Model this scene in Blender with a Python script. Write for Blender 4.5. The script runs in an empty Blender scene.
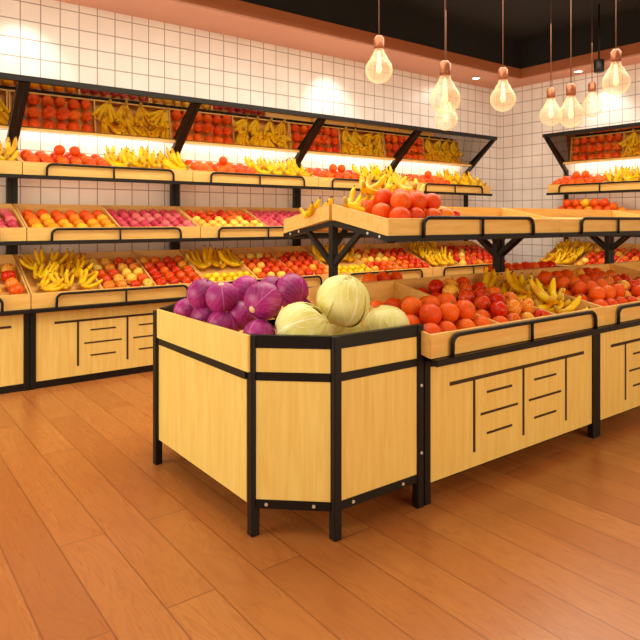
import bpy, bmesh, math, random
from mathutils import Vector, Matrix

R = math.radians
C = bpy.context.scene.collection
random.seed(7)

# ------------------------------------------------------------------ camera, world, lights, exposure
cam = bpy.data.objects.new('camera', bpy.data.cameras.new('camera'))
C.objects.link(cam)
cam.location = (0, 0, 1.45)
cam.rotation_euler = (R(90), 0, R(52.95 - 90))
cam.data.sensor_width = 36
cam.data.lens = 36 * 621 / 640
cam.data.shift_y = -99.2 / 640
cam.data.clip_start = 0.05
bpy.context.scene.camera = cam

W = bpy.data.worlds.new('world')
bpy.context.scene.world = W
W.use_nodes = True
W.node_tree.nodes['Background'].inputs[0].default_value = (1.0, 0.80, 0.60, 1)
W.node_tree.nodes['Background'].inputs[1].default_value = 0.33

vs = bpy.context.scene.view_settings
vs.view_transform = 'Standard'
vs.look = 'None'
vs.gamma = 1
vs.exposure = 0.15
vs.use_curve_mapping = False


def area(name, loc, rot, sx, sy, power, col):
    l = bpy.data.lights.new(name, 'AREA')
    l.shape = 'RECTANGLE'
    l.size, l.size_y, l.energy, l.color = sx, sy, power, col
    o = bpy.data.objects.new(name, l)
    o.location = loc
    o.rotation_euler = rot
    C.objects.link(o)
    return o


area('ceiling_light_centre', (3.6, 3.9, 3.75), (0, 0, 0), 5.0, 2.4, 182, (1, 0.88, 0.68))
area('ceiling_light_entrance', (0.3, 1.2, 3.6), (0, 0, 0), 2.5, 2.5, 45, (1, 0.88, 0.70))
area('left_side_light', (-2.6, 3.9, 1.9), (0, R(-90), 0), 2.2, 3.2, 134, (1, 0.98, 0.72))  # unseen area light on the left, placed to brighten left-facing boards and cabinets
area('front_fill_light', (3.4, -2.3, 1.7), (R(90), 0, 0), 5.0, 2.2, 120, (1, 0.78, 0.48))  # added warm fill from behind the camera, unseen, lifts the front-facing boards
area('ceiling_light_right', (6.8, 3.2, 3.7), (0, 0, 0), 1.6, 2.4, 65, (1, 0.86, 0.68))


def spot(name, loc, power, target):
    l = bpy.data.lights.new(name, 'SPOT')
    l.energy = power
    l.color = (1, 0.93, 0.80)
    l.spot_size = R(75)
    l.spot_blend = 0.8
    l.shadow_soft_size = 0.05
    o = bpy.data.objects.new(name, l)
    o.location = loc
    d = Vector(target) - Vector(loc)
    o.rotation_euler = d.to_track_quat('-Z', 'Y').to_euler()
    C.objects.link(o)


# ------------------------------------------------------------------ materials
def srgb(r, g, b):
    f = lambda c: (c / 255 / 12.92) if c / 255 <= 0.04045 else ((c / 255 + 0.055) / 1.055) ** 2.4
    return (f(r), f(g), f(b), 1)


def mat(name, col=(200, 200, 200), rough=0.5, metal=0.0, emit=None, estr=0, alpha=1):
    m = bpy.data.materials.new(name)
    m.use_nodes = True
    b = m.node_tree.nodes['Principled BSDF']
    b.inputs['Base Color'].default_value = srgb(*col)
    b.inputs['Roughness'].default_value = rough
    b.inputs['Metallic'].default_value = metal
    b.inputs['Alpha'].default_value = alpha
    if emit:
        b.inputs['Emission Color'].default_value = srgb(*emit)
        b.inputs['Emission Strength'].default_value = estr
    return m


class NT:
    """small helper for node graphs"""
    def __init__(s, m):
        s.m, s.t = m, m.node_tree
        s.b = s.t.nodes['Principled BSDF']

    def n(s, typ, ins=None, **kw):
        nd = s.t.nodes.new(typ)
        for k, v in kw.items():
            setattr(nd, k, v)
        for k, v in (ins or {}).items():
            s.set(nd, k, v)
        return nd

    def set(s, nd, k, v):
        if isinstance(v, bpy.types.NodeSocket):
            s.t.links.new(v, nd.inputs[k])
        else:
            nd.inputs[k].default_value = v

    def math(s, op, a, b=0.0, c=None):
        nd = s.n('ShaderNodeMath', operation=op)
        s.set(nd, 0, a)
        s.set(nd, 1, b)
        if c is not None:
            s.set(nd, 2, c)
        return nd.outputs[0]

    def mix(s, f, a, b, blend='MIX'):
        nd = s.n('ShaderNodeMix', data_type='RGBA', blend_type=blend)
        s.set(nd, 0, f)
        s.set(nd, 6, a)
        s.set(nd, 7, b)
        return nd.outputs[2]

    def ramp(s, f, stops):
        nd = s.n('ShaderNodeValToRGB')
        s.set(nd, 0, f)
        e = nd.color_ramp.elements
        e[0].position, e[0].color = stops[0]
        e[1].position, e[1].color = stops[-1]
        for p, c in stops[1:-1]:
            x = e.new(p)
            x.color = c
        return nd.outputs[0]

    def col(s, v):
        s.set(s.b, 'Base Color', v)

    def bump(s, h, st=0.3, dist=0.01):
        nd = s.n('ShaderNodeBump', {'Height': h, 'Strength': st, 'Distance': dist})
        s.set(s.b, 'Normal', nd.outputs[0])

    def obj(s, scale=(1, 1, 1)):
        tc = s.n('ShaderNodeTexCoord')
        mp = s.n('ShaderNodeMapping', {'Vector': tc.outputs['Object'], 'Scale': scale})
        return mp.outputs[0]


def wood(name, c1, c2, scale, rough=0.42):
    m = mat(name, c1, rough)
    g = NT(m)
    v = g.obj(scale)
    a = g.n('ShaderNodeTexNoise', {'Vector': v, 'Scale': 6.0, 'Detail': 5.0, 'Distortion': 0.6}).outputs[0]
    g.col(g.ramp(a, [(0.3, srgb(*c1)), (0.7, srgb(*c2))]))
    return m


M = {}
M['maple'] = wood('maple_board', (248, 216, 128), (240, 198, 106), (6, 6, 0.5))
M['maple_tray'] = wood('maple_tray_board', (244, 198, 116), (232, 178, 92), (0.7, 6, 6))
M['black'] = mat('black_steel', (22, 17, 16), 0.45)
M['black'].node_tree.nodes['Principled BSDF'].inputs['Specular IOR Level'].default_value = 0.3
M['slot'] = mat('dark_slot', (62, 34, 16), 0.7)
M['bolt'] = mat('bright_bolt', (230, 225, 215), 0.3, 0.6)
M['mirror'] = mat('mirror_glass', (168, 154, 140), 0.03, 1.0)
M['led'] = mat('led_diffuser', (255, 250, 240), 0.5, 0, (255, 240, 214), 16.0)
M['soffit'] = mat('soffit_paint', (214, 154, 130), 0.75)
M['fascia'] = mat('fascia_paint', (172, 98, 58), 0.7)
M['ceiling'] = mat('black_ceiling', (22, 18, 16), 0.9)
M['copper'] = mat('copper_cap', (150, 88, 60), 0.35, 0.5)
M['cord'] = mat('brown_cord', (110, 70, 50), 0.7)
M['down'] = mat('downlight_glow', (255, 250, 240), 0.5, 0, (255, 246, 226), 7)
M['filament'] = mat('frosted_core', (255, 236, 190), 0.5, 0, (255, 222, 160), 0.55)


def tile_mat(name, axis):
    m = mat(name, (244, 230, 212), 0.32)
    g = NT(m)
    sp = g.n('ShaderNodeSeparateXYZ', {0: g.obj()})
    def line(o, size, off):
        q = g.math('ADD', g.math('DIVIDE', o, size), off)
        fr = g.math('FRACT', q)
        return g.math('LESS_THAN', g.math('ABSOLUTE', g.math('SUBTRACT', fr, 0.5)), 0.030)
    a = line(sp.outputs[axis], 0.1855, 0.4 if axis == 0 else 0.2)
    b = line(sp.outputs[2], 0.181, 0.64)
    f = g.math('MAXIMUM', a, b)
    nz = g.n('ShaderNodeTexNoise', {'Vector': g.obj(), 'Scale': 2.5, 'Detail': 2.0}).outputs[0]
    tile = g.ramp(nz, [(0.35, srgb(240, 230, 226)), (0.65, srgb(248, 240, 236))])
    g.col(g.mix(f, tile, srgb(170, 154, 150)))
    g.set(g.b, 'Roughness', g.math('MULTIPLY_ADD', f, 0.4, 0.32))
    return m


M['tile_x'] = tile_mat('white_tiles_back', 0)
M['tile_y'] = tile_mat('white_tiles_side', 1)

m = mat('oak_planks', (190, 120, 70), 0.27)
g = NT(m)
tc = g.n('ShaderNodeTexCoord')
mp = g.n('ShaderNodeMapping', {'Vector': tc.outputs['Object'], 'Rotation': (0, 0, R(90)), 'Location': (0.3, 0.085, 0)})
br = g.n('ShaderNodeTexBrick', {'Vector': mp.outputs[0], 'Color1': (0.15, 0.15, 0.15, 1), 'Color2': (0.85, 0.85, 0.85, 1),
                                'Mortar': (0, 0, 0, 1), 'Scale': 1.0, 'Mortar Size': 0.0035, 'Mortar Smooth': 0.1, 'Bias': 0.0,
                                'Brick Width': 1.9, 'Row Height': 0.205}, offset=0.37)
tone = g.ramp(br.outputs[0], [(0.0, srgb(172, 100, 48)), (0.5, srgb(186, 113, 56)), (1.0, srgb(198, 126, 64))])
off = g.n('ShaderNodeVectorMath', {0: tc.outputs['Object'], 1: br.outputs[0]}, operation='MULTIPLY_ADD')
off.inputs[1].default_value = (1, 1, 1)
sh = g.n('ShaderNodeVectorMath', {0: tc.outputs['Object'], 1: br.outputs[0]}, operation='ADD')
m2 = g.n('ShaderNodeMapping', {'Vector': sh.outputs[0], 'Scale': (9, 1.3, 1)})
n1 = g.n('ShaderNodeTexNoise', {'Vector': m2.outputs[0], 'Scale': 1.0, 'Detail': 3.0, 'Distortion': 0.9}).outputs[0]
rings = g.math('SINE', g.math('MULTIPLY', n1, 62.0))
rings = g.math('MULTIPLY_ADD', rings, 0.5, 0.5)
m3 = g.n('ShaderNodeMapping', {'Vector': sh.outputs[0], 'Scale': (60, 3, 1)})
n2 = g.n('ShaderNodeTexNoise', {'Vector': m3.outputs[0], 'Scale': 1.0, 'Detail': 4.0}).outputs[0]
c1 = g.mix(g.math('MULTIPLY', g.math('POWER', rings, 3.0), 0.42), tone, srgb(160, 86, 44))
c2 = g.mix(g.math('MULTIPLY', g.math('SUBTRACT', n2, 0.35), 0.6), c1, srgb(178, 100, 54))
c3 = g.mix(g.math('MULTIPLY', br.outputs['Fac'], 0.42), c2, srgb(92, 46, 22))
g.col(c3)
g.set(g.b, 'Roughness', g.math('MULTIPLY_ADD', n2, 0.15, 0.22))
g.bump(g.math('SUBTRACT', 1.0, br.outputs['Fac']), 0.15, 0.002)
M['floor'] = m


def fruit_mat(name, stops, rough=0.38, scale=1.6, bump=0.0, bscale=90, by='noise', rnd=0.35, stretch=(14, 14, 3)):
    """colour varies over the skin and from one fruit to the next"""
    m = mat(name, (200, 80, 20), rough)
    m.node_tree.nodes['Principled BSDF'].inputs['Specular IOR Level'].default_value = 0.32
    g = NT(m)
    oi = g.n('ShaderNodeObjectInfo')
    v = g.obj(stretch)
    off = g.n('ShaderNodeVectorMath', {0: v}, operation='ADD')
    cmb = g.n('ShaderNodeCombineXYZ', {0: g.math('MULTIPLY', oi.outputs['Random'], 40.0), 1: g.math('MULTIPLY', oi.outputs['Random'], 17.0)})
    g.set(off, 1, cmb.outputs[0])
    a = g.n('ShaderNodeTexNoise', {'Vector': off.outputs[0], 'Scale': scale, 'Detail': 3.0}).outputs[0]
    f = g.math('ADD', a, g.math('MULTIPLY', g.math('SUBTRACT', oi.outputs['Random'], 0.5), rnd))
    g.col(g.ramp(f, [(p, srgb(*c)) for p, c in stops]))
    if bump:
        b = g.n('ShaderNodeTexNoise', {'Vector': g.obj(), 'Scale': bscale, 'Detail': 1.0}).outputs[0]
        g.bump(b, bump, 0.003)
    return m


M['orange'] = fruit_mat('orange_skin', [(0.3, (224, 62, 0)), (0.55, (240, 92, 0)), (0.8, (250, 128, 6))], 0.4, 1.0, 0.25, 130)
M['peach'] = fruit_mat('yellow_orange_skin', [(0.3, (244, 112, 8)), (0.5, (250, 158, 16)), (0.75, (252, 208, 40))], 0.4, 1.0, 0.15, 130, stretch=(9, 9, 5))
M['red_apple'] = fruit_mat('red_apple_skin', [(0.3, (198, 24, 6)), (0.52, (226, 54, 10)), (0.75, (246, 130, 34))], 0.25)
M['striped_apple'] = fruit_mat('red_and_yellow_apple_skin', [(0.34, (206, 30, 8)), (0.5, (232, 76, 18)), (0.62, (248, 170, 50)), (0.8, (250, 216, 90))], 0.25, 1.2)
M['yellow_apple'] = fruit_mat('yellow_apple_skin', [(0.3, (248, 170, 50)), (0.55, (252, 214, 84)), (0.8, (250, 232, 130))], 0.28, 1.0)
M['pink_fruit'] = fruit_mat('pink_apple_skin', [(0.3, (190, 36, 70)), (0.55, (214, 70, 92)), (0.8, (238, 140, 130))], 0.35, 1.1)
M['lemon'] = fruit_mat('lemon_skin', [(0.3, (244, 190, 10)), (0.6, (250, 220, 20)), (0.8, (252, 236, 60))], 0.38, 1.0, 0.2, 120)
M['banana'] = fruit_mat('banana_skin', [(0.3, (228, 158, 4)), (0.5, (248, 198, 6)), (0.8, (252, 222, 24))], 0.45, 1.2, rnd=0.2)
M['tip'] = mat('banana_tip', (110, 72, 28), 0.7)
M['crown'] = mat('banana_crown', (196, 150, 40), 0.6)
M['stem'] = mat('apple_stem', (96, 58, 26), 0.8)
M['calyx'] = mat('green_calyx', (120, 120, 40), 0.8)
M['stump'] = mat('cabbage_stump', (244, 206, 160), 0.6)


def leaf_mat(name, base, dark, vein, vw):
    m = mat(name, base, 0.42)
    g = NT(m)
    uv = g.n('ShaderNodeUVMap', uv_map='leaf')
    sp = g.n('ShaderNodeSeparateXYZ', {0: uv.outputs[0]})
    u = g.math('ABSOLUTE', sp.outputs[0])
    v = sp.outputs[1]
    nz = g.n('ShaderNodeTexNoise', {'Vector': g.obj(), 'Scale': 22.0, 'Detail': 3.0}).outputs[0]
    nz2 = g.n('ShaderNodeTexNoise', {'Vector': g.obj(), 'Scale': 7.0, 'Detail': 2.0}).outputs[0]
    mid = g.math('LESS_THAN', u, g.math('MULTIPLY', g.math('SUBTRACT', 1.15, v), 0.05 * vw))
    w = g.math('ADD', g.math('SUBTRACT', g.math('MULTIPLY', v, 5.5), g.math('MULTIPLY', u, 3.6)), g.math('MULTIPLY', nz, 0.7))
    side = g.math('ABSOLUTE', g.math('SUBTRACT', g.math('FRACT', w), 0.5))
    side = g.math('SMOOTH_MIN', g.math('MULTIPLY', side, 9.0 / vw), 1.0, 0.3)
    side = g.math('SUBTRACT', 1.0, side)
    side = g.math('MAXIMUM', side, 0.0)
    f = g.math('MAXIMUM', g.math('MULTIPLY', side, 0.75), mid)
    b0 = g.ramp(nz2, [(0.35, srgb(*dark)), (0.65, srgb(*base))])
    g.col(g.mix(f, b0, srgb(*vein)))
    g.bump(g.math('ADD', g.math('MULTIPLY', f, 1.0), g.math('MULTIPLY', nz, 0.6)), 0.45, 0.004)
    return m


M['green_leaf'] = leaf_mat('pale_green_cabbage_leaf', (244, 234, 160), (226, 214, 116), (252, 246, 206), 1.0)
M['purple_leaf'] = leaf_mat('purple_cabbage_leaf', (176, 30, 128), (136, 14, 98), (218, 116, 184), 0.5)

m = mat('amber_glass', (255, 222, 180), 0.08, 0, (255, 206, 148), 0.10)
g = NT(m)
lw = g.n('ShaderNodeLayerWeight', {'Blend': 0.35})
g.set(g.b, 'Alpha', g.math('MULTIPLY_ADD', lw.outputs['Facing'], 0.55, 0.16))
M['glass'] = m


# ------------------------------------------------------------------ mesh helpers
class MB:
    def __init__(s):
        s.bm = bmesh.new()
        s.mats = []
        s.cur = 0

    def use(s, key):
        if key not in s.mats:
            s.mats.append(key)
        s.cur = s.mats.index(key)
        return s

    def _mark(s, faces, smooth):
        for f in faces:
            f.material_index = s.cur
            f.smooth = smooth

    def box(s, lo, hi, bev=0.0):
        lo, hi = Vector(lo), Vector(hi)
        r = bmesh.ops.create_cube(s.bm, size=1)
        c, d = (lo + hi) / 2, hi - lo
        for v in r['verts']:
            v.co = Vector((v.co.x * d.x, v.co.y * d.y, v.co.z * d.z)) + c
        fs = list({f for v in r['verts'] for f in v.link_faces})
        s._mark(fs, False)
        if bev:
            es = list({e for v in r['verts'] for e in v.link_edges})
            q = bmesh.ops.bevel(s.bm, geom=es, offset=bev, segments=1, affect='EDGES', profile=0.5)
            s._mark(q['faces'], False)
        return s

    def bar(s, a, b, w, h, up=(0, 0, 1)):
        """rectangular bar from a to b, w sideways, h along up"""
        a, b = Vector(a), Vector(b)
        d = (b - a).normalized()
        side = d.cross(Vector(up)).normalized()
        u = side.cross(d).normalized()
        vs_ = []
        for p in (a, b):
            for x, y in ((-1, -1), (1, -1), (1, 1), (-1, 1)):
                vs_.append(s.bm.verts.new(p + side * (x * w / 2) + u * (y * h / 2)))
        q = [(0, 1, 2, 3), (7, 6, 5, 4), (0, 4, 5, 1), (1, 5, 6, 2), (2, 6, 7, 3), (3, 7, 4, 0)]
        s._mark([s.bm.faces.new([vs_[i] for i in f]) for f in q], False)
        return s

    def poly(s, pts, thick):
        """flat polygon pts extruded by vector thick"""
        t = Vector(thick)
        a = [s.bm.verts.new(Vector(p)) for p in pts]
        b = [s.bm.verts.new(Vector(p) + t) for p in pts]
        n = len(a)
        fs = [s.bm.faces.new(a), s.bm.faces.new(b[::-1])]
        for i in range(n):
            fs.append(s.bm.faces.new([a[i], b[i], b[(i + 1) % n], a[(i + 1) % n]]))
        s._mark(fs, False)
        return s

    def tube(s, pts, rad, n=8, caps=True):
        pts = [Vector(p) for p in pts]
        rr = rad if isinstance(rad, (list, tuple)) else [rad] * len(pts)
        rings = []
        ref = None
        for i, p in enumerate(pts):
            t = (pts[min(i + 1, len(pts) - 1)] - pts[max(i - 1, 0)]).normalized()
            if ref is None:
                ref = t.orthogonal().normalized()
            ref = (ref - t * ref.dot(t)).normalized()
            bi = t.cross(ref)
            rings.append([s.bm.verts.new(p + (ref * math.cos(2 * math.pi * k / n) + bi * math.sin(2 * math.pi * k / n)) * rr[i]) for k in range(n)])
        fs = []
        for i in range(len(rings) - 1):
            for k in range(n):
                fs.append(s.bm.faces.new([rings[i][k], rings[i][(k + 1) % n], rings[i + 1][(k + 1) % n], rings[i + 1][k]]))
        s._mark(fs, True)
        if caps:
            s._mark([s.bm.faces.new(rings[0][::-1]), s.bm.faces.new(rings[-1])], False)
        return s

    def lathe(s, prof, n=20, c=(0, 0, 0), fn=None):
        c = Vector(c)
        rings = []
        for r, z in prof:
            if r < 1e-6:
                rings.append([s.bm.verts.new(c + Vector((0, 0, z)))])
            else:
                ring = []
                for k in range(n):
                    a = 2 * math.pi * k / n
                    q = fn(a, z) if fn else 1
                    ring.append(s.bm.verts.new(c + Vector((r * q * math.cos(a), r * q * math.sin(a), z))))
                rings.append(ring)
        fs = []
        for A, B in zip(rings, rings[1:]):
            for k in range(n):
                k2 = (k + 1) % n
                if len(A) == 1 and len(B) == 1:
                    continue
                if len(A) == 1:
                    fs.append(s.bm.faces.new([A[0], B[k2], B[k]]))
                elif len(B) == 1:
                    fs.append(s.bm.faces.new([A[k], A[k2], B[0]]))
                else:
                    fs.append(s.bm.faces.new([A[k], A[k2], B[k2], B[k]]))
        s._mark(fs, True)
        return s

    def mesh(s, name):
        me = bpy.data.meshes.new(name)
        bmesh.ops.recalc_face_normals(s.bm, faces=s.bm.faces)
        s.bm.to_mesh(me)
        s.bm.free()
        for k in s.mats:
            me.materials.append(M[k])
        return me

    def build(s, name, parent=None):
        return link(name, s.mesh(name), parent)


def link(name, data, parent=None):
    o = bpy.data.objects.new(name, data)
    C.objects.link(o)
    o.parent = parent
    return o


def thing(name, label, cat, loc=(0, 0, 0), rz=0, group=None):
    o = link(name, None)
    o.location = loc
    o.rotation_euler = (0, 0, rz)
    o.empty_display_size = 0.1
    tag(o, label, cat, group)
    return o


def tag(o, label, cat, group=None):
    o['label'] = label
    o['category'] = cat
    if group:
        o['group'] = group


def struct(name, mb):
    o = mb.build(name)
    o['kind'] = 'structure'
    return o


def copy_tree(o, parent=None):
    c = o.copy()
    C.objects.link(c)
    c.parent = parent
    for ch in o.children:
        copy_tree(ch, c)
    return c


# ------------------------------------------------------------------ the setting
WY, WX = 6.60, 8.85
SZ = 3.67
b = MB().use('floor')
b.box((-3.5, -2.5, -0.06), (WX, WY, 0))
struct('floor', b)
b = MB().use('tile_x')
b.box((-3.5, WY, 0), (WX + 0.12, WY + 0.12, SZ + 0.6))
struct('wall_back', b)
b = MB().use('tile_y')
b.box((WX, -2.5, 0), (WX + 0.12, WY, SZ + 0.6))
struct('wall_right', b)
b = MB().use('soffit')
SY, SX = 5.90, 8.41
b.box((-3.5, SY, SZ), (WX, WY, SZ + 0.02))
b.box((SX, -2.5, SZ), (WX, SY, SZ + 0.02))
struct('trim_1', b)
b = MB().use('fascia')
b.box((-3.5, SY, SZ + 0.02), (SX + 0.03, SY + 0.03, SZ + 0.17))
b.box((SX, -2.5, SZ + 0.02), (SX + 0.03, SY, SZ + 0.17))
struct('trim_2', b)
b = MB().use('ceiling')
b.box((-3.5, -2.5, SZ + 0.60), (WX + 0.12, WY + 0.12, SZ + 0.66))
b.box((-3.5, SY + 0.02, SZ + 0.17), (WX, SY + 0.06, SZ + 0.60))
b.box((SX + 0.02, -2.5, SZ + 0.17), (SX + 0.06, SY + 0.03, SZ + 0.60))
struct('ceiling', b)


# ------------------------------------------------------------------ trays
def slope_pts(yf, zb, depth, tilt, front_h, back_h):
    yb = yf + depth
    zk = zb + depth * math.tan(tilt)
    return yb, zk


def make_tray(parent, name, x0, x1, yf, zb, depth, tilt, fh, bh, fo, divs, sgn=1, yc=0.0, guard=None, guard_dy=0.022):
    """open sloping wooden crate; sgn=-1 mirrors it in y about yc; fo lifts its floor"""
    Y = lambda y: y if sgn > 0 else 2 * yc - y
    t = 0.014
    yb = yf + depth
    zk = zb + depth * math.tan(tilt)
    mb = MB().use('maple_tray')
    mb.poly([(x0, Y(yf), zb), (x0, Y(yf), zb + fh), (x0, Y(yf + t), zb + fh + t * math.tan(tilt)), (x0, Y(yf + t), zb)], (x1 - x0, 0, 0))
    mb.poly([(x0, Y(yb - t), zk), (x0, Y(yb - t), zk + bh), (x0, Y(yb), zk + bh), (x0, Y(yb), zk)], (x1 - x0, 0, 0))
    mb.poly([(x0 + t, Y(yf + t), zb + fo), (x0 + t, Y(yf + t), zb + fo + t), (x0 + t, Y(yb - t), zk + fo + t), (x0 + t, Y(yb - t), zk + fo)], (x1 - x0 - 2 * t, 0, 0))
    for xx in (x0, x1 - t):
        mb.poly([(xx, Y(yf + t), zb), (xx, Y(yf + t), zb + fh), (xx, Y(yb - t), zk + bh), (xx, Y(yb - t), zk)], (t, 0, 0))
    tr = mb.build(name, parent)
    for xd in divs:
        d = MB().use('maple_tray')
        d.poly([(xd - 0.008, Y(yf + t), zb + fo + t), (xd - 0.008, Y(yf + t), zb + fh), (xd - 0.008, Y(yb - t), zk + bh), (xd - 0.008, Y(yb - t), zk + fo + t)], (0.016, 0, 0))
        d.build('divider', tr)
    if guard:
        ga, gb, gh = guard
        yy = yf - guard_dy
        c = 0.055
        pts = [(ga, Y(yy), zb - 0.015), (ga + 0.004, Y(yy), zb + gh - c)]
        for i in range(1, 6):
            a = R(90 * i / 5)
            pts.append((ga + c - c * math.cos(a), Y(yy), zb + gh - c + c * math.sin(a)))
        for i in range(0, 6):
            a = R(90 * i / 5)
            pts.append((gb - c + c * math.sin(a), Y(yy), zb + gh - c + c * math.cos(a)))
        pts.append((gb, Y(yy), zb - 0.015))
        q = MB().use('black')
        q.tube(pts, 0.0115, 8)
        xm = (ga + gb) / 2
        q.tube([(xm, Y(yy), zb - 0.015), (xm, Y(yy), zb + gh)], 0.0095, 8)
        q.build('guard_rail', tr)
    return tr


def cabinet_panel(parent, x0, x1, yf, z0, z1, L0, zt=0.59, sgn=1, yc=0.0):
    """front board with the pattern of dark slots; L0 is the module's left end"""
    Y = lambda y: y if sgn > 0 else 2 * yc - y
    mb = MB().use('maple')
    def bx(xa, xb, ya, yb_, za, zb_):
        mb.box((xa, min(Y(ya), Y(yb_)), za), (xb, max(Y(ya), Y(yb_)), zb_))
    bx(x0, x1, yf, yf + 0.018, z0, z1)
    mb.use('slot')
    def s_(xa, xb, za, zb_):
        bx(L0 + xa, L0 + xb, yf - 0.0025, yf + 0.002, za, zb_)
    s_(0.20, 1.51, zt - 0.010, zt + 0.010)
    for xv in (0.40, 0.85, 1.30):
        s_(xv - 0.009, xv + 0.009, zt - 0.405, zt)
    for xc in (0.625, 1.075):
        s_(xc - 0.115, xc + 0.115, zt - 0.10, zt - 0.087)
        s_(xc - 0.17, xc + 0.17, zt - 0.215, zt - 0.202)
        s_(xc - 0.115, xc + 0.115, zt - 0.33, zt - 0.317)
    return mb.build('cabinet_panel', parent)


# ------------------------------------------------------------------ wall display bay (local: x along, y into the wall, y=0 base front)
PW = 1.655
UP_Y = 0.76
MT, MBt = (0.20, 2.69), (0.640, 2.32)         # mirror top (y,z), bottom (y,z)
TIERS = {
    'top': dict(yf=0.30, zb=1.865, depth=0.42, tilt=R(17), fh=0.115, bh=0.11, fo=0.035),
    'middle': dict(yf=0.124, zb=1.275, depth=0.60, tilt=R(19), fh=0.112, bh=0.13, fo=0.01),
    'bottom': dict(yf=-0.035, zb=0.70, depth=0.70, tilt=R(22), fh=0.125, bh=0.15, fo=0.05),
}


def make_bay():
    t = thing('fruit_display_bay', 'x', 'shelf unit', (0, 0, 0), 0)
    for xx in (0.003, PW - 0.048):
        MB().use('black').box((xx, UP_Y - 0.03, 0), (xx + 0.045, UP_Y + 0.03, 2.23), 0.003).build('upright', t)
        MB().use('black').box((xx, 0.0, 0), (xx + 0.045, 0.045, 0.66), 0.003).build('base_post', t)
        q = MB().use('black')
        q.bar((xx + 0.0225, UP_Y, 2.20), (xx + 0.0225, MT[0] + 0.02, MT[1] + 0.0), 0.045, 0.05, (0, 1, 1))
        q.build('mirror_bracket', t)
    MB().use('black').bar((0.0, MT[0], MT[1] + 0.012), (PW, MT[0], MT[1] + 0.012), 0.05, 0.05).build('mirror_top_rail', t)
    MB().use('maple_tray').bar((0.05, MBt[0], MBt[1]), (PW - 0.05, MBt[0], MBt[1]), 0.02, 0.025).build('mirror_bottom_rail', t)
    d = Vector((0, MT[0] - MBt[0], MT[1] - MBt[1]))
    nrm = Vector((0, d.z, -d.y)).normalized()
    p0, p1 = Vector((0.05, MBt[0], MBt[1])) + nrm * 0.012, Vector((0.05, MT[0], MT[1])) + nrm * 0.012
    mb = MB().use('mirror')
    mb.poly([p0, p1, p1 + nrm * 0.008, p0 + nrm * 0.008], (PW - 0.1, 0, 0))
    mb.build('mirror', t)
    MB().use('led').box((0.07, 0.700, 2.335), (PW - 0.07, 0.720, 2.355)).build('light_tube', t)
    MB().use('black').box((0.0, 0.012, 0.0), (PW, 0.03, 0.062)).build('plinth', t)
    cabinet_panel(t, 0.05, PW - 0.05, 0.012, 0.063, 0.655, 0.0, 0.555)
    MB().use('black').box((0.0, 0.0, 0.656), (PW, 0.74, 0.68)).build('base_top', t)
    g0 = 0.20
    for nm, divs in (('top', [PW / 2]), ('middle', [PW / 2]), ('bottom', [0.61, 1.12])):
        T = TIERS[nm]
        gd = (g0, 1.43, T['fh'] - 0.012)
        make_tray(t, nm + '_tray', 0.004, PW - 0.004, divs=divs, guard=gd, **T)
        fr = MB().use('black')
        fr.box((0.0, T['yf'] - 0.035, T['zb'] - 0.036), (PW, T['yf'] + 0.005, T['zb'] - 0.002), 0.003)
        if nm != 'bottom':
            for xx in (0.003, PW - 0.033):
                za = T['zb'] - 0.02
                zk = T['zb'] + T['depth'] * math.tan(T['tilt']) - 0.03
                fr.bar((xx + 0.015, T['yf'], za), (xx + 0.015, UP_Y - 0.03, za + (UP_Y - 0.03 - T['yf']) * math.tan(T['tilt'])), 0.03, 0.03)
        fr.build('tray_support', t)
    # brace panel between base and bottom tray at the back
    MB().use('maple_tray').box((0.05, 0.66, 0.70), (PW - 0.05, 0.68, 0.93)).build('rear_board', t)
    return t


BX0, BY0 = 1.222, 5.736
bay_labels = [
    'black and maple fruit display bay, leftmost on the back wall, cut off by the frame',
    'black and maple fruit display bay on the back wall, second from left',
    'black and maple fruit display bay on the back wall, third from left',
    'black and maple fruit display bay on the back wall, fourth from left',
    'black and maple fruit display bay at the corner end of the back wall row',
    'black and maple fruit display bay on the right-hand wall beside the corner',
]
bay0 = make_bay()
bays = []
for i in range(6):
    o = bay0 if i == 0 else copy_tree(bay0)
    if i < 5:
        o.location = (BX0 + (i - 1) * PW, BY0, 0)
    else:
        o.location = (7.96, 5.33, 0)
        o.rotation_euler = (0, 0, R(-90))
    o['label'] = bay_labels[i]
    o['group'] = 'fruit display bays along the walls'
    bays.append(o)
bpy.context.view_layer.update()
BM = [o.matrix_world.copy() for o in bays]

# ------------------------------------------------------------------ island gondola
IC = 3.0            # centre line y
IX0, IP = 2.33, 1.655
LOW = dict(yf=2.125, zb=0.765, depth=0.855, tilt=R(10.5), fh=0.118, bh=0.13, fo=0.012)
UPP = dict(yf=2.485, zb=1.368, depth=0.50, tilt=R(10.0), fh=0.094, bh=0.094, fo=0.012)


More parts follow.
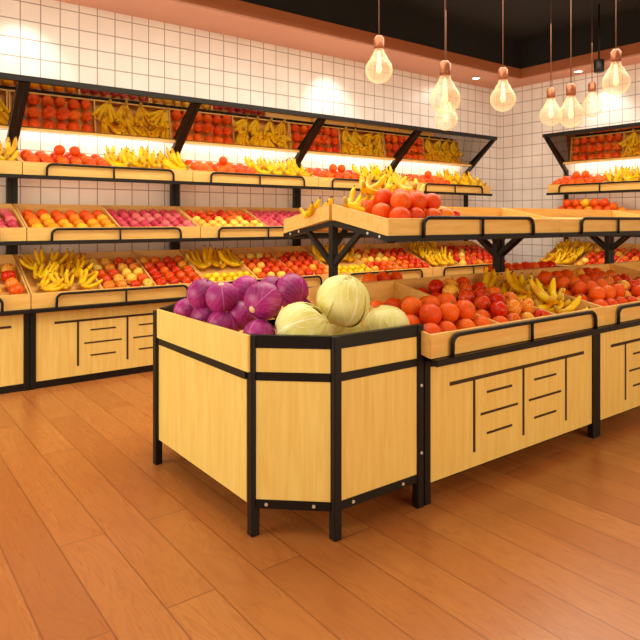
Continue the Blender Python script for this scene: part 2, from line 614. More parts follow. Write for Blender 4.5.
def make_island(first):
    t = thing('island_display_bay', 'x', 'shelf unit')
    x1 = IP
    for sg in (1, -1):
        Y = lambda y: y if sg > 0 else 2 * IC - y
        for xx in (0.0, x1 - 0.045):
            MB().use('black').box((xx, min(Y(2.2), Y(2.245)), 0), (xx + 0.045, max(Y(2.2), Y(2.245)), 0.735), 0.003).build('leg', t)
        cabinet_panel(t, 0.046, x1 - 0.046, 2.212, 0.10, 0.70, 0.0, 0.585, sg, IC)
        fr = MB().use('black')
        fr.box((-0.03, min(Y(2.09), Y(2.13)), 0.728), (x1 - 0.035, max(Y(2.09), Y(2.13)), 0.762), 0.003)
        fr.box((0.046, min(Y(2.2), Y(2.24)), 0.70), (x1 - 0.046, max(Y(2.2), Y(2.24)), 0.735))
        fr.box((0.046, min(Y(2.235), Y(2.25)), 0.08), (x1 - 0.046, max(Y(2.235), Y(2.25)), 0.115))
        for xx in (0.02, x1 / 2, x1 - 0.04):
            fr.bar((xx, Y(2.1), 0.745), (xx, Y(2.97), 0.745 + 0.87 * math.tan(LOW['tilt']) * 0.96), 0.03, 0.03)
        fr.build('lower_frame', t)
        make_tray(t, 'lower_tray', -0.035, IP - 0.037, divs=[0.53, 1.08], sgn=sg, yc=IC, guard=(0.10, 1.47, 0.105), guard_dy=0.018, **LOW)
        make_tray(t, 'upper_tray', 0.015, IP + 0.013, divs=[], sgn=sg, yc=IC, guard=(0.27, 1.33, 0.10), guard_dy=0.018, **UPP)
        fr = MB().use('black')
        fr.box((0.02, min(Y(2.47), Y(2.51)), 1.333), (IP + 0.01, max(Y(2.47), Y(2.51)), 1.366), 0.003)
        zr = 1.352 + 0.5 * math.tan(UPP['tilt'])
        for xx in (0.035, IP - 0.02):
            fr.bar((xx, Y(2.48), 1.348), (xx, Y(3.0), zr - 0.005), 0.03, 0.03)
            fr.bar((xx, Y(2.74), 1.385), (xx, Y(2.985), 1.185), 0.028, 0.03)
        fr.build('upper_frame', t)
        bo = MB().use('bolt')
        for yy in (2.56, 2.66):
            zz = 1.348 + (yy - 2.48) * math.tan(UPP['tilt'])
            bo.tube([(0.0185, Y(yy), zz), (0.015, Y(yy), zz)], 0.008, 10)
        bo.build('bolt', t)
    for xx in (0.015, IP - 0.04):
        q = MB().use('black')
        q.box((xx, IC - 0.022, 0.0), (xx + 0.045, IC + 0.022, 1.43), 0.003)
        q.build('centre_post', t)
        q = MB().use('black')
        s = 1 if xx < 1 else -1
        q.bar((xx + 0.02, IC, 1.28), (xx + 0.02 + s * 0.10, IC, 1.395), 0.028, 0.028, (0, 1, 0))
        q.build('brace', t)
    return t


isl0 = make_island(True)
isl_labels = ['free-standing black and maple fruit bay joined to the octagonal cabbage bin',
              'free-standing black and maple fruit bay, middle of the island row, at picture edge',
              'free-standing black and maple fruit bay at the far end of the island row']
isl = []
for i in range(3):
    o = isl0 if i == 0 else copy_tree(isl0)
    o.location = (IX0 + i * IP, 0, 0)
    o['label'] = isl_labels[i]
    o['group'] = 'free-standing fruit bays of the island'
    isl.append(o)

# ------------------------------------------------------------------ octagonal end bin
t = thing('cabbage_bin', 'octagonal maple bin in black steel frame, heaped with green and purple cabbages', 'display bin', (1.475, 2.215, 0))
o0 = Vector((1.475, 2.215, 0))
P = [Vector(p) - o0 for p in ((2.305, 2.215, 0), (1.76, 2.215, 0), (1.475, 2.475, 0), (1.475, 3.545, 0), (1.76, 3.805, 0), (2.305, 3.805, 0))]
pw = 0.044
for i, p in enumerate(P):
    q = MB().use('black')
    sx = -pw / 2 if i in (0, 5) else 0
    top = 0.925 if i in (0, 1, 2, 4, 5) else 0.93
    cx = p.x + (-0.01 if i in (0, 5) else (0.0 if i in (1, 4) else (0.008 if i == 2 else -0.014)))
    q.box((cx - pw / 2, p.y - pw / 2, 0), (cx + pw / 2, p.y + pw / 2, 0.925 if i != 3 else 0.915), 0.004)
    q.build('post', t)
for i in range(5):
    a, b_ = P[i], P[i + 1]
    d = (b_ - a).normalized()
    n = Vector((-d.y, d.x, 0)) if Vector((-d.y, d.x, 0)).dot((a + b_) / 2 - Vector((0.6, 0.8, 0))) > 0 else Vector((d.y, -d.x, 0))
    a2, b2 = a + d * (pw / 2), b_ - d * (pw / 2)
    side = (i == 2)
    ins = 0.0 if not side else 0.012
    def wallb(name, z0, z1, off=0.0, th=0.016, key='maple', ext=(0.0, 0.0)):
        pa, pb = a2 - d * ext[0], b2 + d * ext[1]
        mb = MB().use(key)
        mb.bar(pa + Vector((0, 0, (z0 + z1) / 2)) + n * off, pb + Vector((0, 0, (z0 + z1) / 2)) + n * off, th, z1 - z0)
        mb.build(name, t)
    if side:
        wallb('upper_board', 0.757, 0.925, 0.020, 0.016, ext=(0.03, 0.0))
        wallb('side_panel', 0.150, 0.718, 0.008)
    else:
        wallb('upper_board', 0.757, 0.868, 0.004)
        wallb('side_panel', 0.172, 0.718, 0.004)
    z = Vector((0, 0, 1))
    for za, zb in (((0.718, 0.757),) if side else ((0.867, 0.925), (0.718, 0.757), (0.132, 0.173))):
        rl = MB().use('black')
        rl.bar(a2 + z * (za + zb) / 2 + n * (0.008 if side else 0.0), b2 + z * (za + zb) / 2 + n * (0.008 if side else 0.0), 0.030 if not side else 0.034, zb - za)
        rl.build('rail', t)
    if not side and i < 2:
        for k, fz in ((0.22, 0.152), (0.86, 0.152)):
            c = a2.lerp(b2, k) + z * fz + n * 0.0155
            MB().use('bolt').tube([c, c + n * 0.004], 0.008, 10).build('bolt', t)
bo = MB().use('bolt')
for zz in (0.28, 0.62):
    bo.tube([(P[0].x - 0.01, -0.0225, zz), (P[0].x - 0.01, -0.027, zz)], 0.008, 10)
bo.build('bolt', t)
fl = MB().use('maple_tray')
fl.poly([p * 0.97 + Vector((0.02, 0.02, 0.70)) for p in P], (0, 0, 0.015))
fl.build('bin_floor', t)


# ------------------------------------------------------------------ produce meshes (unit size 1 = radius)
def orange_mesh():
    prof = [(0, -0.93)]
    for i in range(1, 16):
        a = -90 + i * 180 / 16
        prof.append((math.cos(R(a)), 0.94 * math.sin(R(a))))
    prof += [(0.10, 0.925), (0.04, 0.90), (0, 0.895)]
    return MB().use('orange').lathe(prof, 22)


def apple_mesh(key, n=22):
    prof = [(0, -0.74), (0.10, -0.78), (0.28, -0.86), (0.50, -0.82), (0.74, -0.58), (0.90, -0.25), (0.98, 0.08), (0.97, 0.34),
            (0.86, 0.60), (0.66, 0.78), (0.45, 0.84), (0.26, 0.80), (0.12, 0.68), (0.04, 0.56), (0, 0.54)]
    lob = lambda a, z: 1 + 0.025 * math.cos(5 * a) * (1 if z < 0 else 0.4)
    return MB().use(key).lathe(prof, n, fn=lob)


def lemon_mesh():
    prof = [(0, -1.22), (0.10, -1.18), (0.18, -1.06), (0.42, -0.88), (0.68, -0.6), (0.84, -0.25), (0.86, 0.1), (0.76, 0.5), (0.52, 0.82), (0.26, 1.02), (0.15, 1.14), (0, 1.18)]
    return MB().use('lemon').lathe(prof, 18)


ME = {}
ME['orange'] = orange_mesh().mesh('orange')
mb = orange_mesh()
mb.mats = ['peach']
ME['peach'] = mb.mesh('yellow_orange')
for k in ('red_apple', 'striped_apple', 'yellow_apple', 'pink_fruit'):
    ME[k] = apple_mesh(k).mesh(k)
ME['lemon'] = lemon_mesh().mesh('lemon')
ME['apple_stem'] = MB().use('stem').tube([(0, 0, 0.52), (0.02, 0.01, 0.75), (0.09, 0.03, 1.02)], [0.035, 0.03, 0.045], 6).mesh('stem')
ME['calyx'] = MB().use('calyx').lathe([(0, 0.935), (0.05, 0.94), (0.12, 0.925), (0.14, 0.90), (0, 0.89)], 8, fn=lambda a, z: 1 + 0.3 * math.cos(5 * a)).mesh('calyx')


def banana_geo(mb, M4, L=0.24, bend=R(95), r=0.019, n=7, k=9):
    """smile-shaped finger starting at the crown"""
    Rr = L / bend
    pts, rad = [], []
    for i in range(k + 1):
        f = i / k
        a = -bend / 2 + bend * f
        pts.append(M4 @ Vector((Rr * math.sin(a) + Rr * math.sin(bend / 2), 0, -Rr * math.cos(a) + Rr * math.cos(bend / 2))))
        if f < 0.16:
            q = 0.42 + 0.58 * (f / 0.16) ** 1.5
        elif f > 0.80:
            q = 1 - 0.62 * ((f - 0.80) / 0.20) ** 1.3
        else:
            q = 1.0
        rad.append(r * q)
    mb.use('banana').tube(pts, rad, n)
    e = pts[-1] + (pts[-1] - pts[-2]).normalized() * 0.012
    mb.use('tip').tube([pts[-1], e], [r * 0.36, r * 0.25], n)


def finger_matrix(i, n, seed):
    rr = random.Random(seed * 31 + i)
    yaw = (i - (n - 1) / 2) * R(15)
    return Matrix.Rotation(yaw, 4, 'Z') @ Matrix.Translation((0.012, 0, -0.002 * i)) @ Matrix.Rotation(R(rr.uniform(-10, 14)) + R(-16), 4, 'Y') @ Matrix.Rotation(R(rr.uniform(-14, 14)), 4, 'X')


def crown_mesh():
    return MB().use('crown').tube([(-0.012, 0, 0.03), (0.0, 0, 0.005), (0.02, 0, -0.006)], [0.010, 0.015, 0.012], 8)


BUN = []
for sd in range(4):
    mb = MB()
    for i in range(5):
        banana_geo(mb, finger_matrix(i, 5, sd))
    mb.use('crown').tube([(-0.012, 0, 0.03), (0.0, 0, 0.005), (0.02, 0, -0.006)], [0.010, 0.015, 0.012], 8)
    BUN.append(mb.mesh('banana_bunch'))
mb = MB()
banana_geo(mb, Matrix.Identity(4), n=10, k=14)
FINGER = mb.mesh('banana')
CROWN = crown_mesh().mesh('crown')

ORD = ['first', 'second', 'third', 'fourth', 'fifth', 'sixth', 'seventh', 'eighth', 'ninth', 'tenth', 'eleventh', 'twelfth']
NAMES = {'orange': ('orange', 'orange', 'bright orange'), 'peach': ('orange', 'orange', 'yellow-tinged orange'),
         'red_apple': ('apple', 'apple', 'red apple'), 'striped_apple': ('apple', 'apple', 'red-and-yellow apple'),
         'yellow_apple': ('apple', 'apple', 'yellow apple'), 'pink_fruit': ('pink_fruit', 'fruit', 'round pink'),
         'lemon': ('lemon', 'lemon', 'yellow lemon')}


def put_fruit(kind, loc, r, label, group, near=False):
    nm, cat, _ = NAMES[kind]
    o = link(nm, ME[kind])
    s = r * random.uniform(0.89, 1.0)
    o.scale = (s, s, s)
    o.location = loc
    tl = 1.1 if kind != 'lemon' else 1.6
    o.rotation_euler = (random.uniform(-tl, tl), random.uniform(-tl, tl), random.uniform(0, 6.28))
    tag(o, label, cat, group)
    if near:
        if 'apple' in kind:
            link('stem', ME['apple_stem'], o)
        elif kind in ('orange', 'peach'):
            link('calyx', ME['calyx'], o)
    return o


def fill(MW, T, u0, u1, pick, r, where, rows=None, layers=1, v0=None, v1=None, near=False, pad=0.012, skip=None, sgn=1, yc=0, side=''):
    """rows of fruit on the sloping floor of tray T between u0 and u1; pick(row, rows, col, layer) -> kind"""
    a = T['tilt']
    y0, z0 = T['yf'] + 0.014, T['zb'] + T['fo'] + 0.014
    D = (T['depth'] - 0.028) / math.cos(a)
    v0 = pad if v0 is None else v0
    v1 = D - pad if v1 is None else v1
    U0, U1 = u0 + pad, u1 - pad
    nc = max(1, int((U1 - U0) / (2 * r * 1.02)))
    nr = max(1, int((v1 - v0) / (2 * r * 1.02)))
    if rows:
        nr = min(nr, rows)
    su = (U1 - U0) / nc
    sv = min((v1 - v0) / nr, 2 * r * 1.12)
    def pos(u, v, h):
        y = y0 + v * math.cos(a) - h * math.sin(a)
        z = z0 + v * math.sin(a) + h * math.cos(a)
        if sgn < 0:
            y = 2 * yc - y
        return MW @ Vector((u, y, z))
    for ly in range(layers):
        if ly == 0:
            cs = [U0 + su * (c + 0.5) for c in range(nc)]
            vs_ = [v0 + sv * (k + 0.5) for k in range(nr)]
            h = r
        else:
            hh = (2 * r) ** 2 - (su ** 2 + sv ** 2) / 4
            h = h + math.sqrt(max(hh, (0.6 * r) ** 2))
            cs = [U0 + su * (c + 0.5 + 0.5 * ly) for c in range(nc - ly)]
            vs_ = [v0 + sv * (k + 0.5 + 0.5 * ly) for k in range(nr - ly)]
        for k, v in enumerate(vs_):
            for c, u in enumerate(cs):
                kind = pick(k, len(vs_), c, ly)
                if not kind or (skip and skip(k, c, ly)):
                    continue
                rn = 'front row' if k == 0 else ('back row' if k == len(vs_) - 1 else ORD[k] + ' row')
                lay = ('upper layer ' if ly == 1 else 'topmost layer ') if ly else ''
                lab = '%s, %s fruit in %s%s, %s' % (NAMES[kind][2], ORD[min(c, 11)], lay, rn, where)
                j = 0.13 * r if ly == 0 else 0.04 * r
                p = pos(u + random.uniform(-j, j), v + random.uniform(-j, j), h)
                put_fruit(kind, p, r, lab, '%ss in %s' % (NAMES[kind][1], where), near)


def put_bunch(MW, T, u, v, yaw, where, pos_lab, lift=0.062, near=False, sgn=1, yc=0, roll=0.0, desc='yellow banana bunch', sc=1.0):
    a = T['tilt']
    y0, z0 = T['yf'] + 0.014, T['zb'] + T['fo'] + 0.014
    y = y0 + v * math.cos(a) - lift * math.sin(a)
    if sgn < 0:
        y = 2 * yc - y
    z = z0 + v * math.sin(a) + lift * math.cos(a)
    loc = MW @ Vector((u, y, z))
    sd = random.randrange(4)
    if near:
        o = link('banana_bunch', None)
        o.empty_display_size = 0.1
        for i in range(5):
            f = link('banana', FINGER, o)
            f.matrix_local = finger_matrix(i, 5, sd)
        link('crown', CROWN, o)
    else:
        o = link('banana_bunch', BUN[sd])
    o.scale = (sc, sc, sc)
    o.location = loc
    rm = MW.to_3x3() @ Matrix.Rotation(a * sgn, 3, 'X') @ Matrix.Rotation(yaw, 3, 'Z') @ Matrix.Rotation(roll, 3, 'X')
    o.rotation_euler = rm.to_euler()
    tag(o, '%s, %s, %s' % (desc, pos_lab, where), 'bananas', 'banana bunches in ' + where)
    return o


def bunch_rows(MW, T, u0, u1, where, rows, per, near=False, lift=0.06, yaws=(60, 120), sc=1.0, v0=0.1, dv=0.16):
    for k in range(rows):
        for c in range(per):
            u = u0 + (u1 - u0) * (c + 0.5) / per + random.uniform(-0.01, 0.01)
            yaw = R(random.uniform(*yaws))
            # keep the bunch centred on its spot
            uu = u - 0.095 * math.cos(yaw) * sc
            vv = v0 + dv * k
            vv2 = vv - 0.095 * math.sin(yaw) * sc
            rn = 'front row' if k == 0 else ('second row' if k == 1 else 'back row')
            put_bunch(MW, T, uu, vv2, yaw, where, '%s in %s' % (ORD[c], rn), lift + 0.012 * k, near, sc=sc)


# ------------------------------------------------------------------ filling the wall bays
BN = ['leftmost wall bay', 'second wall bay', 'third wall bay', 'fourth wall bay', 'corner wall bay', 'right-wall bay']
H = PW / 2
rnd = random.Random(3)
for i, MW in enumerate(BM):
    # top tier: oranges left, bananas right
    T = TIERS['top']
    if i > 0:
        fill(MW, T, 0.02, H - 0.01, lambda k, n, c, l: ('red_apple' if (c + k) % 4 == 3 and i == 3 else 'orange'), 0.060, 'top tray, ' + BN[i], rows=3, layers=1)
        # a few on top
        w = 'top tray, ' + BN[i]
        a = T['tilt']
        for q, u in enumerate((0.36, 0.50) if i % 2 else (0.45,)):
            p = MW @ Vector((u, T['yf'] + 0.17, T['zb'] + T['fo'] + 0.014 + 0.17 * math.tan(a) + 0.155))
            put_fruit('orange', p, 0.056, 'bright orange riding on the pile, %s fruit up there, %s' % (ORD[q], w), 'oranges in ' + w)
    bunch_rows(MW, T, H + 0.02, PW - 0.02, 'top tray, ' + BN[i], 2, 4, lift=0.09, yaws=(60, 135), v0=0.13, dv=0.15, sc=1.2)
    # middle tier
    T = TIERS['middle']
    w = 'middle tray, '
    if i == 0:
        fill(MW, T, H, PW - 0.01, lambda k, n, c, l: 'pink_fruit', 0.052, w + BN[i], skip=lambda k, c, l: c < 4)
    elif i == 1:
        fill(MW, T, 0.02, H, lambda k, n, c, l: 'peach' if k < 2 or (k == 2 and c % 2) else 'orange', 0.058, w + 'left half, ' + BN[i])
        fill(MW, T, H, PW - 0.01, lambda k, n, c, l: 'pink_fruit', 0.052, w + 'right half, ' + BN[i])
    elif i == 2:
        fill(MW, T, 0.02, H, lambda k, n, c, l: 'yellow_apple' if k < 2 or (k == 2 and c % 2 == 0) else 'red_apple', 0.055, w + 'left half, ' + BN[i])
        fill(MW, T, H, PW - 0.01, lambda k, n, c, l: 'pink_fruit', 0.054, w + 'right half, ' + BN[i])
    elif i == 5:
        fill(MW, T, 0.02, PW - 0.5, lambda k, n, c, l: rnd.choice(['orange', 'peach', 'orange']), 0.066, w + BN[i], layers=4, skip=lambda k, c, l: l == 0 and k < 1)
    # bottom tier: three compartments
    T = TIERS['bottom']
    if i == 0:
        fill(MW, T, 1.12, PW - 0.01, lambda k, n, c, l: 'striped_apple' if (k + c) % 2 else 'red_apple', 0.062, 'bottom tray, ' + BN[i], rows=4, skip=lambda k, c, l: c < 1)
        continue
    w = 'bottom tray, '
    if i in (2, 3):
        fill(MW, T, 0.02, 0.61, lambda k, n, c, l: 'lemon', 0.045, w + BN[i], v0=0.02, v1=0.26)
        bunch_rows(MW, T, 0.05, 0.60, w + 'first compartment, ' + BN[i], 1, 3, lift=0.09, yaws=(50, 130), v0=0.45, sc=1.3)
    else:
        bunch_rows(MW, T, 0.07, 0.56, w + 'first compartment, ' + BN[i], 3, 3, lift=0.085, yaws=(20, 120), v0=0.14, dv=0.19, sc=1.0)
    kk = (lambda k, n, c, l: rnd.choice(['striped_apple', 'striped_apple', 'red_apple', 'yellow_apple']))
    fill(MW, T, 0.61, 1.12, kk, 0.055, w + 'second compartment, ' + BN[i], v1=0.64)
    kr = (lambda k, n, c, l: 'striped_apple' if rnd.random() < 0.2 else 'red_apple')
    fill(MW, T, 1.12, PW - 0.01, kr, 0.055, w + 'third compartment, ' + BN[i], v1=0.64)

# ------------------------------------------------------------------ filling the island
MI = [Matrix.Translation((IX0 + i * IP, 0, 0)) for i in range(3)]
L = LOW
w = 'island lower tray beside the bin'
fill(MI[0], L, -0.04, 0.53, lambda k, n, c, l: 'orange', 0.062, w, rows=4, layers=2, near=True, skip=lambda k, c, l: l == 1 and k > 1)
w = 'island lower tray between oranges and bananas'
fill(MI[0], L, 0.53, 1.08, lambda k, n, c, l: 'orange' if (c == 0 and k < 2 and l == 0) else ('red_apple' if (k * 3 + c) % 4 == 0 else 'striped_apple'), 0.055, w, rows=6, layers=2, near=True)
w = 'island lower tray beside the bin'
MWs = MI[0]
bspots = [(1.33, 0.13, 10, 0.07, 0), (1.24, 0.24, 20, 0.085, 0), (1.38, 0.30, -5, 0.08, 0), (1.22, 0.42, 15, 0.085, 0), (1.38, 0.46, 30, 0.085, 0),
          (1.22, 0.60, 5, 0.09, 0), (1.38, 0.66, 35, 0.10, 0), (1.30, 0.20, 60, 0.145, 0), (1.28, 0.40, 45, 0.15, 0)]
plab = ['at the front edge', 'behind the front bunch', 'right of the second bunch', 'left in the middle', 'right in the middle',
        'left at the back', 'right at the back', 'on top near the front', 'on top in the middle']
for (u, v, yw, lf, rl), pl in zip(bspots, plab):
    yy = R(yw)
    put_bunch(MWs, L, u - 0.10 * math.cos(yy), v - 0.10 * math.sin(yy), yy, 'first island bay', pl, lf, True, sc=1.08, desc='ripe yellow banana bunch')
w = 'first compartment, second island bay'
fill(MI[1], L, -0.04, 0.53, lambda k, n, c, l: 'orange', 0.060, w, rows=5, layers=2, near=True)
w = 'second compartment, second island bay'
fill(MI[1], L, 0.53, 1.08, lambda k, n, c, l: 'striped_apple' if (k + c) % 3 else 'orange', 0.054, w, rows=6, layers=2)
w = 'third compartment, second island bay'
fill(MI[1], L, 1.08, 1.40, lambda k, n, c, l: 'red_apple', 0.054, w, rows=6, layers=1)
# the far side: apples heaped along the ridge
for i in (0, 1):
    w = 'far side of island tray, %s bay' % ('first' if i == 0 else 'second')
    D = 0.84
    fill(MI[i], L, 0.0, 1.59, lambda k, n, c, l: 'red_apple' if i == 1 else 'orange', 0.055, w, v0=0.60, v1=D, layers=2, sgn=-1, yc=IC, skip=lambda k, c, l, i=i: (c not in (3, 4, 5)) if i == 0 else c > 7)
# upper shelf
U = UPP
w = 'upper island shelf, first bay'
fill(MI[0], U, 0.10, 0.66, lambda k, n, c, l: 'orange' if c < 3 else 'peach', 0.064, w, rows=4, layers=2, near=True,
     skip=lambda k, c, l: (l == 1 and c > 2))
put_fruit('red_apple', (IX0 + 0.74, 2.66, 1.368 + 0.03 + 0.17 * math.tan(U['tilt']) + 0.048), 0.05, 'red apple alone right of the oranges on the upper island shelf', 'apples on the upper island shelf', True)
put_fruit('peach', (IX0 + 0.78, 2.78, 1.368 + 0.03 + 0.29 * math.tan(U['tilt']) + 0.048), 0.05, 'yellow-tinged orange at the right end of the upper island shelf pile', 'oranges on the upper island shelf', True)
for (u, v, yw, lf, sg, pl) in ((0.03, 0.40, 8, 0.10, 1, 'leaning at the ridge end'), (0.16, 0.40, 25, 0.20, 1, 'lying over the oranges'), (0.36, 0.44, 20, 0.19, 1, 'standing behind the oranges'),
                               (0.50, 0.30, 60, 0.215, 1, 'highest on the pile'),
                               (0.05, 0.17, -78, 0.085, -1, 'on the far slope near the end')):
    put_bunch(MI[0], U, u, v, R(yw), 'upper island shelf', pl, lf, True, sgn=sg, yc=IC, desc='yellow banana bunch')


# ------------------------------------------------------------------ cabbages
def leaf_patch(bm, uvl, ctr, az, tiltc, span_u, span_v, r0, rr, wav, mi):
    """leaf wrapped on a ball: v from the bottom to the top, u sideways"""
    nu, nv = 14, 14
    rot = Matrix.Rotation(az, 3, 'Z') @ Matrix.Rotation(tiltc, 3, 'Y')
    grid = []
    ph = rr.uniform(0, 6)
    for j in range(nv + 1):
        row = []
        v = j / nv
        for i in range(nu + 1):
            u = -1 + 2 * i / nu
            wv = math.sin(math.pi * min(1, v * 0.88 + 0.12)) ** 0.45
            a = u * span_u * wv
            e = -R(78) + v * span_v
            edge = max(abs(u), v) ** 5
            rad = r0 * (1 + 0.02 * (1 - abs(u) ** 2)) + edge * (0.05 + 0.05 * math.sin(6 * u + 5 * v + ph)) * wav * r0
            rad += r0 * 0.018 * math.exp(-(u / 0.10) ** 2) * (1 - v * 0.7)
            rad += r0 * 0.010 * math.cos(2 * math.pi * (v * 5.5 - abs(u) * 3.6))
            rad -= 0.02 * r0 * (1 - v)
            p = Vector((math.cos(e) * math.cos(a), math.sin(a) * max(0.35, math.cos(e)) , math.sin(e)))
            p.normalize()
            row.append((bm.verts.new(ctr + rot @ (p * rad)), (u, v)))
        grid.append(row)
    for j in range(nv):
        for i in range(nu):
            q = [grid[j][i], grid[j][i + 1], grid[j + 1][i + 1], grid[j + 1][i]]
            f = bm.faces.new([x[0] for x in q])
            f.smooth = True
            f.material_index = mi
            for lp, x in zip(f.loops, q):
                lp[uvl].uv = x[1]


def cabbage(kind, loc, r, label, rot, seed, squash=0.92):
    rr = random.Random(seed)
    key = 'green_leaf' if kind == 'green' else 'purple_leaf'
    nm = 'green_cabbage' if kind == 'green' else 'purple_cabbage'
    bm = bmesh.new()
    uvl = bm.loops.layers.uv.new('leaf')
    core = bmesh.ops.create_icosphere(bm, subdivisions=3, radius=r * 0.93)
    for v in core['verts']:
        for f in v.link_faces:
            f.smooth = True
            for lp in f.loops:
                lp[uvl].uv = (lp.vert.co.x / r, 0.5 + lp.vert.co.z / r * 0.5)
    n = 7 if kind == 'green' else 6
    for i in range(n):
        az = i * 2 * math.pi / n * 2.0 + rr.uniform(-0.25, 0.25) + (i // 4) * 0.4
        leaf_patch(bm, uvl, Vector((0, 0, 0)), az, R(rr.uniform(-8, 8)), R(rr.uniform(58, 76)), R(rr.uniform(150, 185)),
                   r * (0.955 + 0.008 * i), rr, 0.8 if kind == 'green' else 0.35, 0)
    for v in bm.verts:
        v.co.z *= squash
        if kind != 'green' and v.co.z > 0:
            v.co.z *= 1.06
    me = bpy.data.meshes.new(nm)
    bmesh.ops.recalc_face_normals(bm, faces=bm.faces)
    bm.to_mesh(me)
    bm.free()
    me.materials.append(M[key])
    o = link(nm, me)
    o.location = loc
    o.rotation_euler = rot if isinstance(rot, tuple) else rot.to_track_quat('-Z', 'Y').to_euler()
    tag(o, label, 'cabbage', 'cabbages heaped in the octagonal bin')
    MB().use('stump').lathe([(0, -1.0 * r * squash), (0.17 * r, -0.99 * r * squash), (0.20 * r, -0.93 * r * squash), (0.22 * r, -0.8 * r * squash), (0, -0.78 * r * squash)], 12).build('stump', o)
    return o


FW = Vector((math.cos(R(52.95)), math.sin(R(52.95)), 0))
RT = Vector((math.sin(R(52.95)), -math.cos(R(52.95)), 0))


def at(px, py, d):
    """point of the room seen at that place of the photo, d metres ahead"""
    p = FW * d + RT * ((px - 320) / 621 * d)
    return (round(p.x, 3), round(p.y, 3), round(1.45 + (220.8 - py) / 621 * d, 3))


CAB = [
    ('green', (302, 329), 2.98, 0.132, 'pale green cabbage against the front corner rail', (1.15, 0.5, 0.6)),
    ('green', (343, 301), 3.12, 0.136, 'large pale green cabbage perched highest on the others', (0.25, -0.3, 1.2)),
    ('green', (386, 329), 3.27, 0.128, 'pale green cabbage at the bin end beside the oranges', (0.3, 0.6, 2.2)),
    ('green', (343, 338), 3.28, 0.125, 'pale green cabbage mostly hidden beneath the highest one', (0.3, 0.2, 0.2)),
    ('purple', (263, 301), 3.08, 0.098, 'large purple cabbage with its pale stump showing', -FW * 0.75 - RT * 0.55 - Vector((0, 0, 0.40))),
    ('purple', (222, 297), 3.30, 0.088, 'upright purple cabbage with pale veins, left of the one showing its stump', Vector((0, 0, 1)) - FW * 0.45),
    ('purple', (203, 295), 3.46, 0.092, 'dark smooth purple cabbage leaning behind the pale-veined one', (0.4, 0.1, 0.9)),
    ('purple', (224, 324), 3.14, 0.092, 'purple cabbage with pale veins on top resting against the side board', Vector((0, 0, 1)) - FW * 0.35 + RT * 0.2),
    ('purple', (259, 336), 2.96, 0.082, 'purple cabbage low against the front corner post', (0.9, 0.9, 1.4)),
    ('purple', (291, 291), 3.40, 0.098, 'dark purple cabbage behind the front green one', (0.5, 0.5, 2.4)),
    ('purple', (245, 291), 3.52, 0.092, 'purple cabbage at the back of the heap between its neighbours', (2.6, 0.5, 1.3)),
    ('purple', (241, 316), 3.32, 0.080, 'purple cabbage in the gap under the large one with stump', (0.2, 0.9, 0.8)),
    ('purple', (206, 318), 3.38, 0.084, 'small purple cabbage low beside the maple side board', (0.5, 0.3, 2.9)),
    ('purple', (187, 312), 3.62, 0.082, 'small purple cabbage nearest the rear left post', (0.7, 0.6, 0.9)),
    ('purple', (272, 290), 3.72, 0.088, 'purple cabbage glimpsed at the rear of the bin', (0.8, 0.2, 0.4)),
    ('purple', (299, 312), 3.45, 0.085, 'purple cabbage tucked beneath the dark one behind the green cabbages', (0.8, 1.2, 0.4)),
]
for i, (k, (px, py), d, r, lab, rot) in enumerate(CAB):
    while True:                      # keep every head inside the bin's boards
        p = at(px, py, d)
        edge = min(p[0] - 1.485, (p[0] - 1.76) * 0.674 + (p[1] - 2.215) * 0.739 - 0.01, p[1] - 2.225)
        if edge >= r * 1.03 or p[2] > 0.925 + r * 0.8 or d > 4:
            break
        d += 0.01
    cabbage(k, p, r, lab, rot, 100 + i)

# ------------------------------------------------------------------ ceiling fittings
for nm, (x, y), lab in (('d1', (7.76, 6.25), 'small round downlight in the soffit left of the corner'), ('d2', (8.62, 5.05), 'small round downlight in the soffit over the right-hand shelf')):
    t = thing('downlight', lab, 'light', (x, y, SZ))
    MB().use('bolt').lathe([(0.052, 0), (0.075, 0), (0.075, -0.006), (0.055, -0.008), (0.052, 0)], 24).build('bezel', t)
    MB().use('down').lathe([(0, -0.004), (0.054, -0.004), (0.054, 0.0), (0, 0.0)], 24).build('lamp', t)
for x, y, tx, ty, p in ((1.3, 6.05, 1.35, 6.6, 26), (5.0, 6.05, 5.15, 6.6, 34), (7.76, 6.05, 6.8, 6.6, 18), (8.45, 4.75, 8.85, 4.7, 30)):
    spot('soffit_spot', (x, y, SZ - 0.05), p, (tx, ty, 2.72))

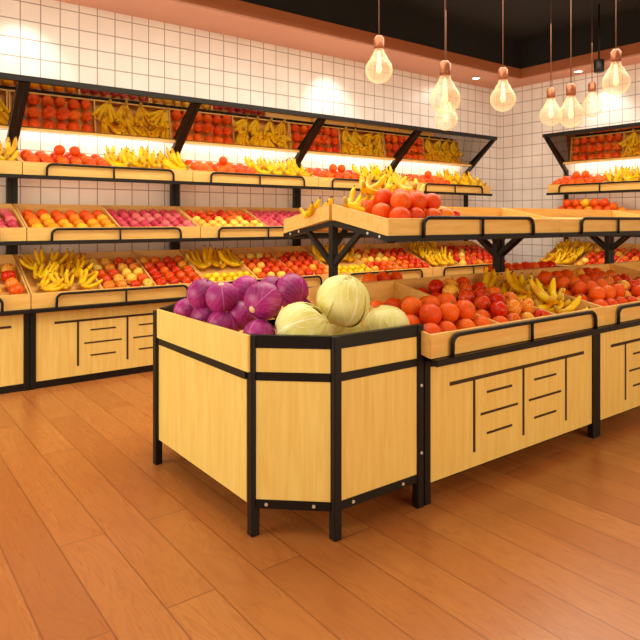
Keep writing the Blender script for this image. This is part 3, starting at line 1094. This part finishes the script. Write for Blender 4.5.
t = thing('track_spotlight', 'small black cylindrical spotlight under the soffit at upper right', 'light', (7.75, 4.02, 0))
sp0 = Vector(at(599, 67, 8.1))
t.location = (sp0.x, sp0.y, sp0.z)
q = MB().use('black')
q.lathe([(0, -0.07), (0.055, -0.07), (0.065, -0.06), (0.065, 0.09), (0, 0.10)], 18)
q.build('body', t)
zc = SZ + 0.60 - sp0.z
MB().use('black').tube([(0, 0, 0.09), (0, 0, zc)], 0.012, 8).build('rod', t)


def lamp(px, py, rpx, label, capy):
    r = 0.126
    rpx = rpx * 1.05
    d = r * 621 / rpx
    p = Vector(at(px, py, d))
    t = thing('pendant_lamp', label, 'lamp', p, 0, 'clear globe pendant lamps over the shop')
    prof = [(0, -r)]
    for i in range(1, 13):
        a = -90 + i * 11.5
        prof.append((r * math.cos(R(a)), r * math.sin(R(a))))
    prof += [(r * 0.62, r * 0.93), (r * 0.42, r * 1.22), (r * 0.34, r * 1.5), (r * 0.32, r * 1.75)]
    MB().use('glass').lathe(prof, 28).build('glass_globe', t)
    MB().use('filament').lathe([(0, -r * 0.30), (r * 0.16, -r * 0.24), (r * 0.22, 0), (r * 0.15, r * 0.5), (r * 0.1, r * 1.3), (0, r * 1.5)], 14).build('inner_bulb', t)
    MB().use('copper').lathe([(0, r * 1.5), (r * 0.34, r * 1.5), (r * 0.38, r * 1.75), (r * 0.38, r * 2.3), (r * 0.2, r * 2.5), (0, r * 2.5)], 18).build('cap', t)
    MB().use('cord').tube([(0, 0, r * 2.45), (0, 0, SZ + 0.60 - p.z)], 0.005, 6).build('cord', t)


lamp(379, 70, 13, 'globe pendant lamp hanging alone over the back wall tiles', 0)
lamp(445, 99, 14.5, 'larger globe pendant lamp overlapping a smaller one, over the back shelf', 0)
lamp(446, 119, 11, 'smaller globe pendant lamp hanging directly below and behind the larger one', 0)
lamp(503, 99, 12, 'globe pendant lamp hanging before the tiled wall corner', 0)
lamp(551, 115, 10.5, 'globe pendant lamp at the left of the overlapping pair by the right-hand shelf', 0)
lamp(571, 115, 12, 'globe pendant lamp, larger and nearer of the pair by the right-hand shelf', 0)
lamp(592, 107, 9.5, 'smallest globe pendant lamp, right of the overlapping pair', 0)
lamp(616, 82, 12.5, 'globe pendant lamp hanging highest, rightmost over the shop', 0)
